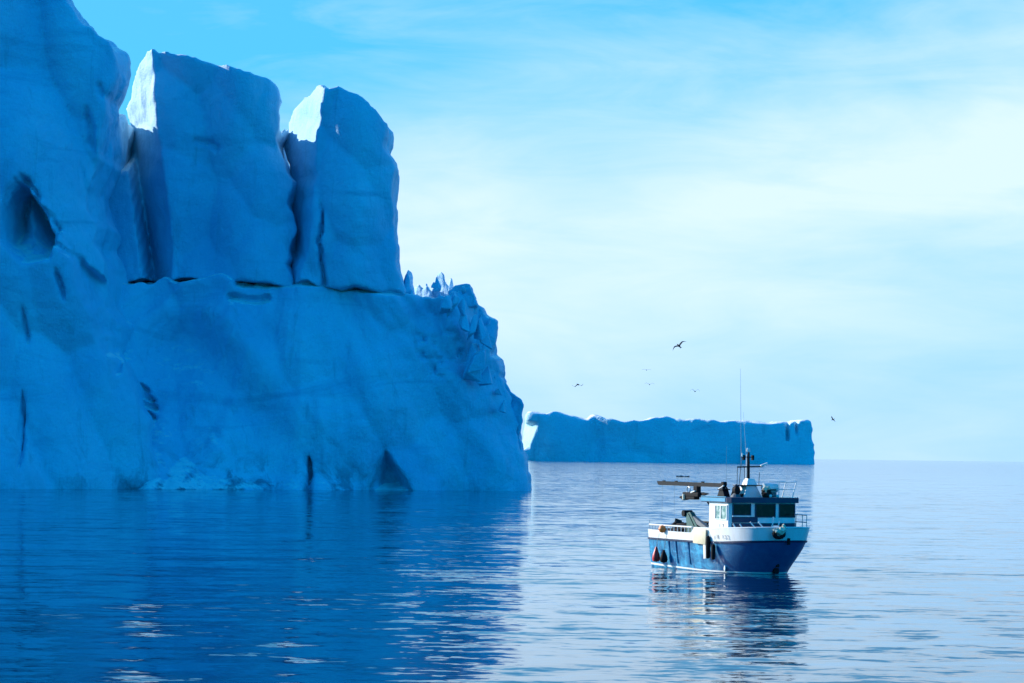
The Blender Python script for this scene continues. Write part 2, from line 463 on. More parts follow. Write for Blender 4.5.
# middle tower
T = tracer(470)
tow_out = T([(296, 289, 476), (294, 282, 476), (291, 250, 476), (288, 205, 476), (285, 160, 476), (282, 120, 476), (283, 104, 476), (281, 95, 476), (275, 86, 474), (268, 79), (250, 72), (235, 69), (216, 63), (200, 60), (186, 55), (165, 50), (152, 46),
             (146, 50, 474), (140, 62, 478), (133, 80, 481), (130, 98, 483), (124, 118, 485), (118, 135, 486), (112, 160, 486), (104, 190, 486), (100, 288, 486)])
edge_m = T([(151, 40), (150, 80), (154, 112), (161, 150), (167, 200), (171, 250), (171, 300)])
stain = T([(204, 70), (206, 100), (196, 140)])
blk = T([(196, 140), (210, 142), (216, 146)])
def tower_front(x, z):
    y = 467.0 + 0.05 * z + 1.3 * vnoise(x * 0.16, z * 0.02, z * 0, 55) + 1.5 * sstep(T([(250, 0)])[0][0], T([(190, 0)])[0][0], x) * sstep(58, 44, z)
    ex = np.interp(z, [q[1] for q in edge_m[::-1]], [q[0] for q in edge_m[::-1]])
    y += 2.3 * np.clip(ex - x + 0.4 * fbm(x, z, z * 0, 0.2, 2, 8), 0, 99)
    y += 0.9 * fbm(x, z * 0.6, z * 0, 0.06, 3, 51)
    y += 0.48 * facets(x, z * 0.6 + 0.2 * x, 8, 0.6, 61)
    # a sheet of ice leaning out of the gap low on the left
    sx = np.interp(z, [at(0, 288, 472)[1], at(0, 150, 472)[1]], [at(147, 288, 472)[0], at(124, 150, 472)[0]])
    sheet = sstep(0.5, -0.5, x - sx + 0.25 * vnoise(x * 0, z * 0.25, z * 0, 57)) * sstep(at(0, 140, 472)[1], at(0, 172, 472)[1], z)
    y = y + (np.minimum(y, 469.6 + 0.09 * z + 0.25 * (sx - x)) - y) * sheet
    xr = T([(296, 285)])[0][0]
    dd, t = sdline(x, z, blk); y += 1.1 * sstep(1.0, 0.1, dd)
    # gentle roll back to the right
    y += 0.035 * np.clip(x - T([(240, 200)])[0][0], 0, 30) ** 2
    return y
ice_body('tower', tow_out, tower_front, lambda x, y, z: np.where(z > 66.5 + 1.2 * vnoise(x * 0.4, y * 0.4, z * 0, 79), np.minimum(474.5 + 0.42 * np.clip(-43 - x, 0, 60), 492), 494), VOX, berg, M['ice'], warp=0.7, wf=0.13, rnd=0.3, rough=1.7, seed=2, hi=504, detail=0.18)

# right tower
T = tracer(484)
tow2_out = T([(408, 296), (404, 286), (399, 270), (396, 244), (396, 210), (397, 178), (396, 170), (391, 162), (388, 150), (391, 140), (391, 131), (384, 120, 474), (377, 110, 472), (368, 102, 471), (358, 94, 470), (345, 89, 470), (336, 86, 470), (328, 88, 470),
              (321, 84, 470), (316, 83, 470), (312, 90, 474), (305, 93, 476), (297, 97, 478), (290, 102, 480), (284, 108, 481), (281, 118, 482), (282, 150, 483), (285, 200, 483), (290, 250, 483), (292, 290, 483), (330, 289, 472), (380, 292, 472)])
T = tracer(467)
edge_r = T([(322, 80), (321, 92), (318, 125), (316, 165), (313, 200), (308, 240), (299, 290)])
T = tracer(470)
ck = T([(320, 190), (323, 215), (320, 240), (322, 262), (324, 284)])
def tower2_front(x, z):
    y = 465.9 + 0.05 * z + 1.2 * vnoise(x * 0.18, z * 0.02, z * 0, 56)
    ex = np.interp(z, [q[1] for q in edge_r[::-1]], [q[0] for q in edge_r[::-1]])
    y += 2.6 * np.clip(ex - x + 0.5 * fbm(x, z, z * 0, 0.25, 2, 18), 0, 99)
    y += 0.8 * fbm(x, z * 0.6, z * 0, 0.07, 3, 71)
    y += 0.45 * facets(x + 0.2 * z, z * 0.6, 7, 0.55, 81)
    xr = T([(340, 200)])[0][0]
    y += 0.05 * np.clip(x - xr, 0, 30) ** 2
    dd, t = sdline(x + 0.3 * fbm(x, z, z * 0, 0.6, 2, 9), z, ck)
    y += 2.6 * sstep(0.0, 0.35, t) * sstep(0.3 + 0.6 * t, 0.0, dd)
    return y
ice_body('tower', tow2_out, tower2_front, lambda x, y, z: 490 - 0.4 * np.clip(z - 70, 0, 40), VOX, berg, M['ice'], warp=0.7, wf=0.13, rnd=0.3, rough=1.6, seed=3, hi=500, detail=0.18)

# the long slope they stand on
T = tracer(470)
slope_out = T([(60, 505), (80, 300), (100, 280), (140, 281), (165, 276), (190, 281), (215, 277), (236, 283), (250, 285), (290, 284), (302, 279), (318, 282), (330, 286), (356, 287), (374, 284), (390, 288), (405, 293), (420, 295), (432, 296), (444, 294), (450, 288), (459, 286), (466, 283), (472, 288),
               (475, 299), (484, 310), (490, 314), (497, 316), (496, 328), (493, 344), (491, 352), (498, 356), (500, 362), (498, 374), (505, 385), (513, 396), (517, 412), (518, 432), (521, 450), (526, 470), (531, 482), (532, 505)])
arc = T([(138, 330), (160, 308), (196, 304), (232, 320), (262, 352), (300, 400), (340, 440), (372, 476)])
arc_poly = arc + T([(372, 505), (120, 505)])
tri = T([(385, 449), (392, 458), (404, 476), (414, 494), (366, 494), (374, 468)])
slit = T([(311, 457), (313, 476), (310, 494)])
slots = [T([(146, 387), (153, 392)]), T([(150, 396), (158, 401)]), T([(149, 405), (162, 409)]), T([(153, 413), (161, 419)])]
lens = T([(232, 297), (246, 300), (258, 301), (268, 298)])
ledge = T([(238, 284), (265, 284), (296, 282), (330, 284), (362, 288), (400, 292)])
def slope_front(x, z):
    top = 44.0
    t = np.clip(z / top, 0, 1.2)
    ys = shore(x)
    pxs = lambda a: T([(a, 285)])[0][0]
    merge = np.maximum(np.maximum(sstep(pxs(246), pxs(228), x), sstep(pxs(288), pxs(304), x) * sstep(pxs(332), pxs(314), x)), sstep(pxs(358), pxs(384), x)) * sstep(0.72, 1.0, t)
    y = ys + (471.4 - 3.0 * merge - ys) * (t ** 0.85) * 0.98
    y = np.where(x > -30, np.maximum(y, ys + 3 * t), y)
    # the right end turns away
    y += 0.012 * np.clip(x + 18, 0, 60) ** 2 * (0.3 + t)
    # fan of ribs running down from the ledge
    ax, az = T([(300, 250)])[0]
    ang = np.arctan2(x - ax, az - z + 12)
    rad = np.hypot(x - ax, az - z)
    y += 0.9 * vnoise(ang * 7, rad * 0.03, z * 0, 91) + 0.45 * vnoise(ang * 19, rad * 0.06, z * 0, 92) + 0.2 * vnoise(ang * 45, rad * 0.1, z * 0, 93)
    # scooped hollow on the left, with rubbly foot
    d = sdpoly(x, z, arc_poly)
    hollow = sstep(0.5, -7.0, d)
    y += 3.2 * hollow + 3.6 * hollow * sstep(-38, -60, x) * sstep(2, 14, z)
    # rubble down the lower left
    rub = sstep(26, 6, z) * sstep(-34, -56, x) * hollow
    q1 = 0.75 * x + 0.66 * z; q2 = 0.75 * z - 0.66 * x
    y += rub * 0.45 * (1.1 * np.abs(vnoise(q1 * 0.55, q2 * 0.09, z * 0, 101)) + 0.6 * np.abs(vnoise(q1 * 1.3, q2 * 0.2, z * 0, 102)))
    # blocky broken ice on the right shoulder
    ba = sstep(-24, -12, x) * sstep(14, 30, z)
    y += ba * 1.5 * facets(x, z * 0.5, 5.2, 0.9, 111)
    pit = sstep(T([(408, 0)])[0][0], T([(425, 0)])[0][0], x) * sstep(T([(478, 0)])[0][0], T([(462, 0)])[0][0], x) * sstep(T([(0, 378)])[0][1], T([(0, 360)])[0][1], z) * sstep(T([(0, 318)])[0][1], T([(0, 332)])[0][1], z)
    y += 2.4 * pit * np.clip(vnoise(x * 0.9, z * 1.2, z * 0, 120) - 0.25, 0, 1)
    y += 1.0 * fbm(x, z, z * 0, 0.07, 4, 131) + 0.5 * facets(x + 0.25 * z, z * 0.6, 9, 0.6, 135)
    y += 8.5 * sstep(0.3, -2.2, sdpoly(x, z, tri)) * (0.35 + 0.65 * sstep(T([(366, 0)])[0][0], T([(404, 0)])[0][0], x))
    dd, q = sdline(x, z, slit); y += 3.2 * sstep(0.5 + 0.7 * q, 0.0, dd)
    for s_ in slots:
        dd, q = sdline(x, z, s_); y += 2.6 * sstep(0.75, 0.1, dd)
    dd, q = sdline(x, z, lens); y += 2.4 * sstep(0.9, 0.1, dd)
    dd, q = sdline(x, z, ledge); y += 3.0 * sstep(0.75, 0.1, dd)
    y += 4.5 * sstep(-61, -67, x)
    return y
ice_body('slope', slope_out, slope_front, lambda x, y, z: 506 - 0.2 * z + 0.0 * x, VOX, berg, M['ice'], warp=0.9, wf=0.13, rnd=0.45, rough=1.7, seed=4, hi=510, detail=0.22)

# broken blocks low on the right edge, behind the slope
T = tracer(490)
blk_out = T([(480, 505), (488, 380), (496, 372), (503, 380), (512, 392), (520, 398), (525, 406), (523, 422), (520, 436), (524, 452), (527, 470), (530, 505)])
ice_body('broken_block', blk_out, lambda x, z: 487 + 0.5 * facets(x, z, 4, 0.9, 141) + 0.06 * z, 503.0, VOX, berg, M['ice'], warp=0.8, rnd=0.6, rough=0.9, seed=5, hi=506)
# pinnacles on the shoulder
for i, (Yp, o_) in enumerate([(481, [(402, 300), (404, 284), (406, 276), (408, 271), (410, 280), (412, 292), (413, 300)]),
                              (489, [(413, 303), (414, 288), (418, 284), (423, 288), (427, 285), (431, 292), (431, 303)]),
                              (490, [(429, 303), (431, 284), (434, 281), (436, 275), (440, 270), (443, 273), (446, 284), (452, 291), (455, 303)]),
                              (482, [(446, 306), (449, 292), (455, 286), (463, 284), (470, 284), (474, 296), (478, 306)])]):
    T = tracer(Yp)
    ice_body('pinnacle', T(o_), lambda x, z, Yp=Yp, i=i: Yp - 0.8 + 0.4 * facets(x, z, 1.6, 0.9, 150 + i) - (0.9 if i in (1, 2) else 0.12) * np.clip(x - T(o_)[-2][0], -4, 4), Yp + 8.0, 0.24, berg, M['ice'],
             warp=0.5, wf=0.35, rnd=0.3, rough=0.5, seed=6 + i, detail=0.15, df=1.0, hi=Yp + 10)

# angular shards that break up the stepped crest on the right
def shard(px, py, Y, wd, ht, seed, lean=0.0):
    rnd = random.Random(seed)
    bm = B()
    for k in range(13):
        a = rnd.uniform(0, 6.283); h = rnd.random()
        r_ = (1 - 0.75 * h) * rnd.uniform(0.7, 1.0)
        bm.verts.new((wd * r_ * math.cos(a) + lean * h * ht, wd * 1.2 * r_ * math.sin(a), ht * (h - 0.35)))
    r = bmesh.ops.convex_hull(bm, input=bm.verts)
    bmesh.ops.delete(bm, geom=[g_ for g_ in r['geom_interior'] if isinstance(g_, bmesh.types.BMVert)], context='VERTS')
    es = [e for e in bm.edges]
    bmesh.ops.bevel(bm, geom=es, offset=0.06 * wd, segments=1, affect='EDGES')
    o = obj('shard', bm, M['ice'], berg)
    x, z = at(px, py, Y)
    o.matrix_parent_inverse = Matrix.Translation(berg.location).inverted()
    o.location = (x, Y, z)
rs = random.Random(12)
crest = [(404, 288), (412, 290), (418, 289), (426, 292), (434, 288), (440, 280), (447, 290), (455, 287), (462, 285), (469, 286), (473, 296), (480, 306), (487, 313), (493, 318), (494, 330), (490, 342), (488, 352),
         (495, 358), (497, 366), (494, 376), (501, 388), (508, 398), (512, 410), (514, 424), (516, 440), (518, 452), (521, 466), (525, 476)]
for i, (a, b) in enumerate(crest[8:18]):
    sz = rs.uniform(1.6, 2.9)
    shard(a - 5 - rs.uniform(0, 9) - sz * 2, b + 14 + rs.uniform(-2, 14), 473.0 + 0.75 * i + rs.uniform(-0.8, 0.8), sz, sz * rs.uniform(2.0, 3.4), 700 + i, rs.uniform(-0.12, 0.18))
for i, (a, b) in enumerate(crest[:22]):
    for q in range(2):
        sz = rs.uniform(0.5, 1.35) * (1.0 if i < 12 else 0.85)
        shard(a - 2 - rs.uniform(0, 6), b + 5 + rs.uniform(-1, 6), rs.uniform(478, 492) if i < 12 else rs.uniform(483, 491), sz, sz * rs.uniform(1.8, 3.6), 300 + i * 3 + q, rs.uniform(-0.15, 0.15))

# ------------------------------------------------------------------ the far tabular iceberg
tag_far = 'long flat topped iceberg far off on the horizon behind the boat'
T = tracer(3400)
def fY(x): return 3450 + 0 * x
def FT(pts): return [at(a, b, 3450) for a, b in pts]
far_out = FT([(521, 466), (523, 440), (525, 424), (527, 413), (536, 412), (545, 414), (547, 418), (551, 413), (566, 416), (580, 419), (590, 420), (592, 417), (600, 416), (612, 418), (626, 421), (640, 420), (655, 417),
              (664, 416), (690, 418), (710, 420), (735, 421), (765, 423), (790, 422), (806, 420), (812, 421), (814, 428), (812, 434), (815, 445), (816, 452), (815, 468)])
wl = FT([(540, 418), (537, 428), (530, 442)])
def far_front(x, z):
    y = fY(x) + 0.10 * z
    ex = np.interp(z, [q[1] for q in wl[::-1]], [q[0] for q in wl[::-1]])
    y += 2.2 * np.clip(ex - x, 0, 60) * sstep(FT([(0, 444)])[0][1], FT([(0, 437)])[0][1], z) * sstep(FT([(0, 415)])[0][1], FT([(0, 419)])[0][1], z)
    y += 13 * fbm(x, z * 0.3, z * 0, 0.010, 5, 201) + 0.4 * facets(x, z * 0.5, 60, 0.5, 211)
    for a in (787, 797):
        dd, q = sdline(x, z, FT([(a, 420), (a + 1, 440)])); y += 14 * sstep(3.5 * (1 - 0.6 * q), 0, dd)
    return y
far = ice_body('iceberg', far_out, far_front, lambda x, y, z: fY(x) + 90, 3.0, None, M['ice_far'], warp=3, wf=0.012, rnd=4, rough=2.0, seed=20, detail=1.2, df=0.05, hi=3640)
tag(far, tag_far, 'iceberg')

# ------------------------------------------------------------------ sea
def water_material():
    m, nt, p = newmat('sea_water')
    geo = nt.n('ShaderNodeNewGeometry'); pos = geo.outputs['Position']
    p.inputs['Base Color'].default_value = (0.001, 0.022, 0.065, 1)
    p.inputs['Roughness'].default_value = 0.05
    p.inputs['IOR'].default_value = 1.333
    # slopes of the waves, summed over several wavelengths
    def slopes(scale, stretch, rot, detail, amp):
        nd = nt.n('ShaderNodeTexNoise'); nd.inputs['Scale'].default_value = scale; nd.inputs['Detail'].default_value = detail
        nd.inputs['Roughness'].default_value = 0.5; nd.inputs['Distortion'].default_value = 0.25
        nt.l(nt.mapping(pos, (stretch, 1, 1), (0, 0, R(rot))), nd.inputs['Vector'])
        v = nt.n('ShaderNodeVectorMath', operation='SUBTRACT'); nt.l(nd.outputs['Color'], v.inputs[0]); v.inputs[1].default_value = (0.5, 0.5, 0.5)
        m2 = nt.n('ShaderNodeVectorMath', operation='MULTIPLY'); nt.l(v.outputs[0], m2.inputs[0]); m2.inputs[1].default_value = (amp * stretch, amp, 0)
        return m2.outputs[0]
    def add(a, b):
        v = nt.n('ShaderNodeVectorMath', operation='ADD')
        nt.l(a, v.inputs[0])
        if hasattr(b, 'is_output'): nt.l(b, v.inputs[1])
        else: v.inputs[1].default_value = b
        return v.outputs[0]
    patch = nt.ramp(nt.noise(nt.mapping(pos, (0.45, 1, 1)), 0.016, 3, 0.5), [(0.36, 0.45), (0.66, 1.0)])
    small = add(slopes(2.6, 0.7, 14, 2, 0.20), slopes(0.75, 0.48, -8, 2, 0.42))
    sm = nt.n('ShaderNodeVectorMath', operation='SCALE'); nt.l(small, sm.inputs[0]); nt.l(patch, sm.inputs['Scale'])
    def lee(v):
        # the faces of the waves turned to the south are the steep ones, their backs are long and low
        q = nt.n('ShaderNodeSeparateXYZ'); nt.l(v, q.inputs[0])
        c_ = nt.n('ShaderNodeCombineXYZ'); nt.l(q.outputs['X'], c_.inputs['X'])
        nt.l(nt.math('MINIMUM', q.outputs['Y'], nt.math('MULTIPLY', q.outputs['Y'], 0.28)), c_.inputs['Y'])
        return c_.outputs[0]
    nrm = add(lee(add(sm.outputs[0], slopes(0.2, 0.45, 9, 1, 0.13))), (0, 0, 1))
    nn = nt.n('ShaderNodeVectorMath', operation='NORMALIZE'); nt.l(nrm, nn.inputs[0])
    nt.l(nn.outputs[0], p.inputs['Normal'])
    return m
M['water'] = water_material()
bm = B()
S = 60000
v = [bm.verts.new(q) for q in ((-S, -2000, 0), (S, -2000, 0), (S, 2 * S, 0), (-S, 2 * S, 0))]
bm.faces.new(v)
sea = obj('water', bm, M['water'])
tag(sea, kind='structure')

# ------------------------------------------------------------------ the fishing boat
TH = R(25.0)
BOAT = Vector((at(732, 570, 153)[0], 153.0, 0.0))
HEAD = math.atan2(-math.cos(TH), math.sin(TH))
BS = 0.965
BM_ = Matrix.Translation(BOAT) @ Matrix.Rotation(HEAD, 4, 'Z') @ Matrix.Scale(BS, 4)
boat = empty('fishing_boat', BOAT, HEAD)
boat.scale = (BS, BS, BS)
tag(boat, 'blue and white fishing boat with a dark boom and mast, afloat on the open water', 'boat')

def interp(x, xs, ys): return float(np.interp(x, xs, ys))
def stem(z): return 4.95 + 0.84 * z if z < 1.85 else 6.504 + 0.35 * (z - 1.85)
def prof(t, w):
    u = max(0.0, (t - 0.55) / 0.45); a = max(0.0, 1 - u ** 3.5) ** 0.45
    u = max(0.0, (t - 0.5) / 0.5); b = max(0.0, 1 - u ** 3.2) ** 0.55
    k = min(1.0, max(0.0, w)); k = k * k * (3 - 2 * k)
    s = 1 - 0.10 * max(0.0, 1 - t / 0.3) ** 2
    return (b + (a - b) * k) * s
def half(x, z):
    w = z / 1.85
    Bm = interp(w, [-0.6, -0.3, 0, 0.5, 1, 1.45], [1.0, 2.0, 2.32, 2.48, 2.58, 2.66])
    t = (x + 6.5) / (stem(z) + 6.5)
    return Bm * prof(min(max(t, 0), 1), w)
def to_px(p):
    q = BM_ @ Vector(p)
    dx, dz = q.x / q.y * F, (q.z - CAMZ) / q.y * F
    xc = dx * math.cos(ROLL) + dz * math.sin(ROLL); yc = -dx * math.sin(ROLL) + dz * math.cos(ROLL)
    return 512 + xc, 341.5 - (yc - SHIFT)
def side_x(px, z):
    """how far forward on the near (right-hand) side something sits"""
    a, b = -6.5, 4.8
    for _ in range(40):
        c = (a + b) / 2
        if to_px((c, -half(c, z), z))[0] < px: a = c
        else: b = c
    return (a + b) / 2
def sheer(x): return interp(x, [-6.5, 0, 3, 6.6], [1.78, 1.78, 1.84, 2.02])

NT_ = 44
ts = [i / NT_ for i in range(NT_ + 1)]
ts = [1 - (1 - t) ** 1.35 for t in ts]
def ring_pts(zf, out=0.0, sides=(-1, 1)):
    """points round the hull at the height zf(x): starboard stern - stem - port stern"""
    st = []
    for t in ts:
        x = -6.5 + t * 12.9
        for _ in range(3):
            z = zf(x); x = -6.5 + t * (stem(z) + 6.5)
        z = zf(x)
        st.append((x, half(x, z) + out * (1 if t < 0.999 else 0), z, t))
    pts = [Vector((x, -h, z)) for x, h, z, t in st]
    pts[-1].x += out
    pts += [Vector((x, h, z)) for x, h, z, t in st[-2::-1]]
    return pts
def loft(bm, rings, close=False):
    vs = [[bm.verts.new(p) for p in r] for r in rings]
    for a, b in zip(vs[:-1], vs[1:]):
        for i in range(len(a) - 1): bm.faces.new((a[i], a[i + 1], b[i + 1], b[i]))
        if close: bm.faces.new((a[-1], a[0], b[0], b[-1]))
    return vs

bm = B()
zs = [-0.95, -0.6, -0.3, 0, 0.3, 0.6, 0.9, 1.2, 1.5, 1.0]
rings = [ring_pts(lambda x, z=z: z) for z in zs[:-1]] + [ring_pts(sheer)]
vs = loft(bm, rings, True)
bm.faces.new(vs[0]); bm.faces.new(vs[-1][::-1])
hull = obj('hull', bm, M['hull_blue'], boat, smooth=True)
# faint pale line where the water laps
def band(name, z0, z1, out, mat, parent):
    bm = B()
    r0, r1 = ring_pts(z0, 0.004), ring_pts(z0, out)
    r2, r3 = ring_pts(z1, out), ring_pts(z1, 0.004)
    loft(bm, [r0, r1, r2, r3], True)
    return obj(name, bm, mat, parent, smooth=True)
band('boot_stripe', lambda x: 0.03 + 0.1 * max(0, -x) / 6.5, lambda x: 0.12 + 0.13 * max(0, -x) / 6.5, 0.012, M['white'], hull)
band('rub_rail', lambda x: sheer(x) - 0.06, lambda x: sheer(x) + 0.05, 0.07, M['navy'], boat)
for px in (670, 677, 689.5):
    x = side_x(px, 1.1)
    bm = B(); tube(bm, (x, -half(x, 1.72) - 0.03, 1.72), (x, -half(x, 0.35) - 0.03, 0.35), 0.05, seg=6)
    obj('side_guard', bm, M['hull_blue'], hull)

# bulwarks: solid forward, low with an open rail aft
def bul_top(x): return interp(x, [-6.5, -0.5, -0.3, 2, 6.8], [2.34, 2.30, 2.58, 2.60, 2.80])
bm = B()
zo = lambda x: sheer(x) + 0.052
inner = []
outer0, outer1 = ring_pts(zo, 0.0), ring_pts(bul_top, 0.0)
def inset(r, d): return [Vector((p.x - (d * 1.2 if abs(p.y) < 1.2 and p.x > 4 else 0), p.y - math.copysign(min(d, abs(p.y)), p.y) if abs(p.y) > 1e-6 else 0, p.z)) for p in r]
loft(bm, [inset(outer0, 0.09), outer0, outer1, inset(outer1, 0.09), inset(outer0, 0.09)], True)
bulwark = obj('bulwark', bm, M['white'], boat, smooth=True)
bm = B()
r = [p + Vector((0, 0, 0.03)) for p in ring_pts(bul_top, -0.03)]
sel = [p for p in r if p.x > -0.2]
pipe(bm, sel, 0.05, 6)
obj('bulwark_cap', bm, M['white'], bulwark)
# aft rail with its posts
for sd_ in (-1, 1):
    bm = B()
    xs_ = np.linspace(-6.35, -0.4, 14)
    pts = [(x, sd_ * (half(x, 2.5) - 0.05), 2.64) for x in xs_]
    pipe(bm, pts, 0.055, 6)
    for x in xs_: tube(bm, (x, sd_ * (half(x, 2.5) - 0.05), 2.30), (x, sd_ * (half(x, 2.5) - 0.05), 2.64), 0.035, seg=6)
    obj('aft_rail', bm, M['white'], boat)
bm = B(); tube(bm, (-6.45, -2.3, 2.64), (-6.45, 2.3, 2.64), 0.05)
for y in (-2.3, -1.2, 0, 1.2, 2.3): tube(bm, (-6.45, y, 2.3), (-6.45, y, 2.9 if y == -2.3 else 2.64), 0.035, seg=6)
obj('stern_rail', bm, M['white'], boat)
bm = B()
r = [Vector((p.x - 0.05, p.y * 0.96, 1.9)) for p in ring_pts(lambda x: 1.9)]
bm.faces.new([bm.verts.new(p) for p in r])
obj('deck', bm, M['deck'], boat)

# wheelhouse
bm = B()
WX0, WX1, WY, WZ0, WZ1 = 1.2, 3.65, 2.32, 1.92, 4.20
outl = [(WX0, -WY), (WX1 - 0.15, -WY), (WX1, -WY + 0.15), (WX1 + 0.04, 0), (WX1, WY - 0.15), (WX1 - 0.15, WY), (WX0, WY)]
prism(bm, [(x, y, WZ0) for x, y in outl], (0, 0, WZ1 - WZ0))
house = obj('wheelhouse', bm, M['white'], boat)
m, nt, p = newmat('pale_window_glass')
tc = nt.n('ShaderNodeTexCoord').outputs['Object']
nt.l(nt.mixc(nt.ramp(nt.noise(tc, 3, 2), [(0.45, 0.0), (0.6, 1.0)]), (0.16, 0.25, 0.22), (0.5, 0.55, 0.5)), p.inputs['Base Color'])
p.inputs['Roughness'].default_value = 0.08
M['paleglass'] = m
def window(c, wd, ht, face, glass, lean=0.0):
    """framed pane on the wheelhouse: face 'f' looks ahead, 'r' looks to the near side, 'l' to the far side"""
    bm = B(); fr = B()
    rotz = {'f': 0, 'r': -90, 'l': 90, 'b': 180}[face]
    mt = Matrix.Translation(c) @ Matrix.Rotation(R(rotz), 4, 'Z')
    def bx_(bmm, cc, ss):
        bmesh.ops.create_cube(bmm, size=1, matrix=mt @ Matrix.Translation(cc) @ Matrix.Diagonal((*ss, 1)))
    bx_(bm, (0.006, 0, 0), (0.03, wd, ht))
    t = 0.055
    for s in (-1, 1):
        bx_(fr, (0.02, s * (wd / 2 + t / 2), 0), (0.07, t, ht + 2 * t))
        bx_(fr, (0.02, 0, s * (ht / 2 + t / 2)), (0.07, wd, t))
    o = obj('window', bm, glass, house)
    obj('frame', fr, M['navy'] if glass is M['glass'] else M['white'], o)
    return o
fx = WX1 + 0.02
window((fx - 0.01, -1.50, 3.80), 1.15, 0.60, 'f', M['glass'])
window((fx + 0.02, 0.10, 3.75), 1.30, 0.72, 'f', M['glass'])
window((fx - 0.02, 1.62, 3.75), 1.02, 0.72, 'f', M['glass'])
window((2.30, -WY, 3.62), 0.55, 0.78, 'r', M['paleglass'])
window((3.02, -WY, 3.62), 0.66, 0.78, 'r', M['paleglass'])
window((2.0, WY, 3.62), 0.7, 0.78, 'l', M['glass']); window((3.0, WY, 3.62), 0.7, 0.78, 'l', M['glass'])
bm = B(); box(bm, (WX1 + 0.03, -1.28, 3.2), (0.05, 1.75, 0.34), bevel=0.01)
obj('front_panel', bm, M['navy'], house)
bm = B(); prism(bm, [(WX1 - 0.08, -WY + 0.1, 2.72), (WX1 + 0.05, -WY + 0.18, 2.72), (WX1 + 0.09, 0, 2.72), (WX1 + 0.05, WY - 0.18, 2.72), (WX1 - 0.12, WY + 0.02, 2.72), (WX1 - 0.3, 0, 2.72)], (0, 0, 0.28))
obj('dark_band', bm, M['navy'], house)  # dark band across the wheelhouse front, below the windows
bm = B(); box(bm, (WX1 + 0.055, -1.48, 3.42), (0.09, 1.35, 0.06)); obj('window_ledge', bm, M['white'], house)
bm = B(); box(bm, (WX0 - 0.02, -0.7, 2.85), (0.05, 0.8, 1.85), bevel=0.02); door = obj('door', bm, M['navy'], house)
bm = B(); tube(bm, (WX0 - 0.07, -0.42, 2.75), (WX0 - 0.07, -0.42, 2.95), 0.02); obj('handle', bm, M['steel'], door)
# roof with a deep blue visor
bm = B()
outl = [(0.45, -2.46), (3.55, -2.46), (3.86, -2.32), (3.94, -1.0), (3.96, 0), (3.94, 1.0), (3.86, 2.32), (3.55, 2.46), (0.45, 2.46)]
prism(bm, [(x, y, 4.21) for x, y in outl], (0, 0, 0.31))
roof = obj('roof', bm, M['navy'], house)
for s in (-1, 1):
    bm = B(); box(bm, (1.95, s * 2.48, 4.37), (2.95, 0.035, 0.22)); box(bm, (2.0, s * 2.465, 4.545), (3.0, 0.08, 0.045))
    obj('roof_edge', bm, M['roofblue_lit'], roof)  # sunlight on the side edges is painted in as a lighter blue
bm = B(); box(bm, (0.42, 0, 4.37), (0.05, 4.8, 0.3)); obj('roof_edge', bm, M['white'], roof)
for s in (-1, 1):
    bm = B(); tube(bm, (1.15, s * 2.1, 3.8), (0.6, s * 2.1, 4.19), 0.05); obj('roof_brace', bm, M['steel_dark'], house)

# mast
mast = empty('mast', (1.8, 0, 4.52), 0, boat); mast.scale = (1, 1, 1.15)
mx = lambda *q: (q[0] - 1.8, q[1], q[2] - 4.75)
bm = B()
def frust(bm, cx, cy, z0, z1, a0, a1, b0=None, b1=None):
    b0 = b0 or a0; b1 = b1 or a1
    lo = [bm.verts.new(mx(cx + sx_ * a0, cy + sy_ * b0, z0)) for sx_, sy_ in ((-1, -1), (1, -1), (1, 1), (-1, 1))]
    up = [bm.verts.new(mx(cx + sx_ * a1, cy + sy_ * b1, z1)) for sx_, sy_ in ((-1, -1), (1, -1), (1, 1), (-1, 1))]
    bm.faces.new(lo[::-1]); bm.faces.new(up)
    for i in range(4): bm.faces.new((lo[i], lo[(i + 1) % 4], up[(i + 1) % 4], up[i]))
frust(bm, 1.8, 0.05, 4.75, 5.34, 0.55, 0.34, 0.62, 0.34)
frust(bm, 1.8, 0.1, 5.39, 5.72, 0.30, 0.2, 0.36, 0.22)
obj('mast_base', bm, M['white'], mast)
bm = B(); box(bm, mx(1.8, 0, 5.365), (0.9, 1.62, 0.05)); box(bm, mx(2.2, 0.75, 5.28), (0.05, 0.1, 0.2)); obj('platform', bm, M['steel_dark'], mast)
bm = B(); tube(bm, mx(1.8, 0.02, 5.72), mx(1.8, 0.02, 7.1), 0.095, 0.06, 10); obj('mast_pole', bm, M['steel_dark'], mast)
bm = B(); tube(bm, mx(1.72, -0.06, 5.72), mx(1.72, -0.06, 7.0), 0.05, 0.04, 8); obj('mast_pipe', bm, M['white'], mast)
bm = B(); lathe(bm, [(0.05, 0), (0.12, 0.03), (0.12, 0.16), (0.06, 0.22)], Matrix.Translation(mx(1.8, -0.02, 7.1)), 10); obj('masthead_light', bm, M['white'], mast)
bm = B(); tube(bm, mx(1.8, -0.75, 6.32), mx(1.8, 1.0, 6.36), 0.035, seg=6); tube(bm, mx(1.8, -0.5, 6.85), mx(1.8, 0.4, 6.85), 0.025, seg=6)
for y in (-0.32, 0.3): box(bm, mx(1.8, y, 6.82), (0.14, 0.14, 0.26))
obj('crosstree', bm, M['steel_dark'], mast)
bm = B(); box(bm, mx(1.85, 1.08, 6.46), (0.14, 0.5, 0.11), Matrix.Rotation(R(16), 4, 'X'), 0.03); tube(bm, mx(1.85, 1.02, 6.36), mx(1.85, 1.04, 6.44), 0.05)
obj('radar_scanner', bm, M['white'], mast)
bm = B(); tube(bm, mx(1.8, -0.42, 6.86), mx(1.8, -0.42, 7.06), 0.05); obj('lamp', bm, M['white'], mast)
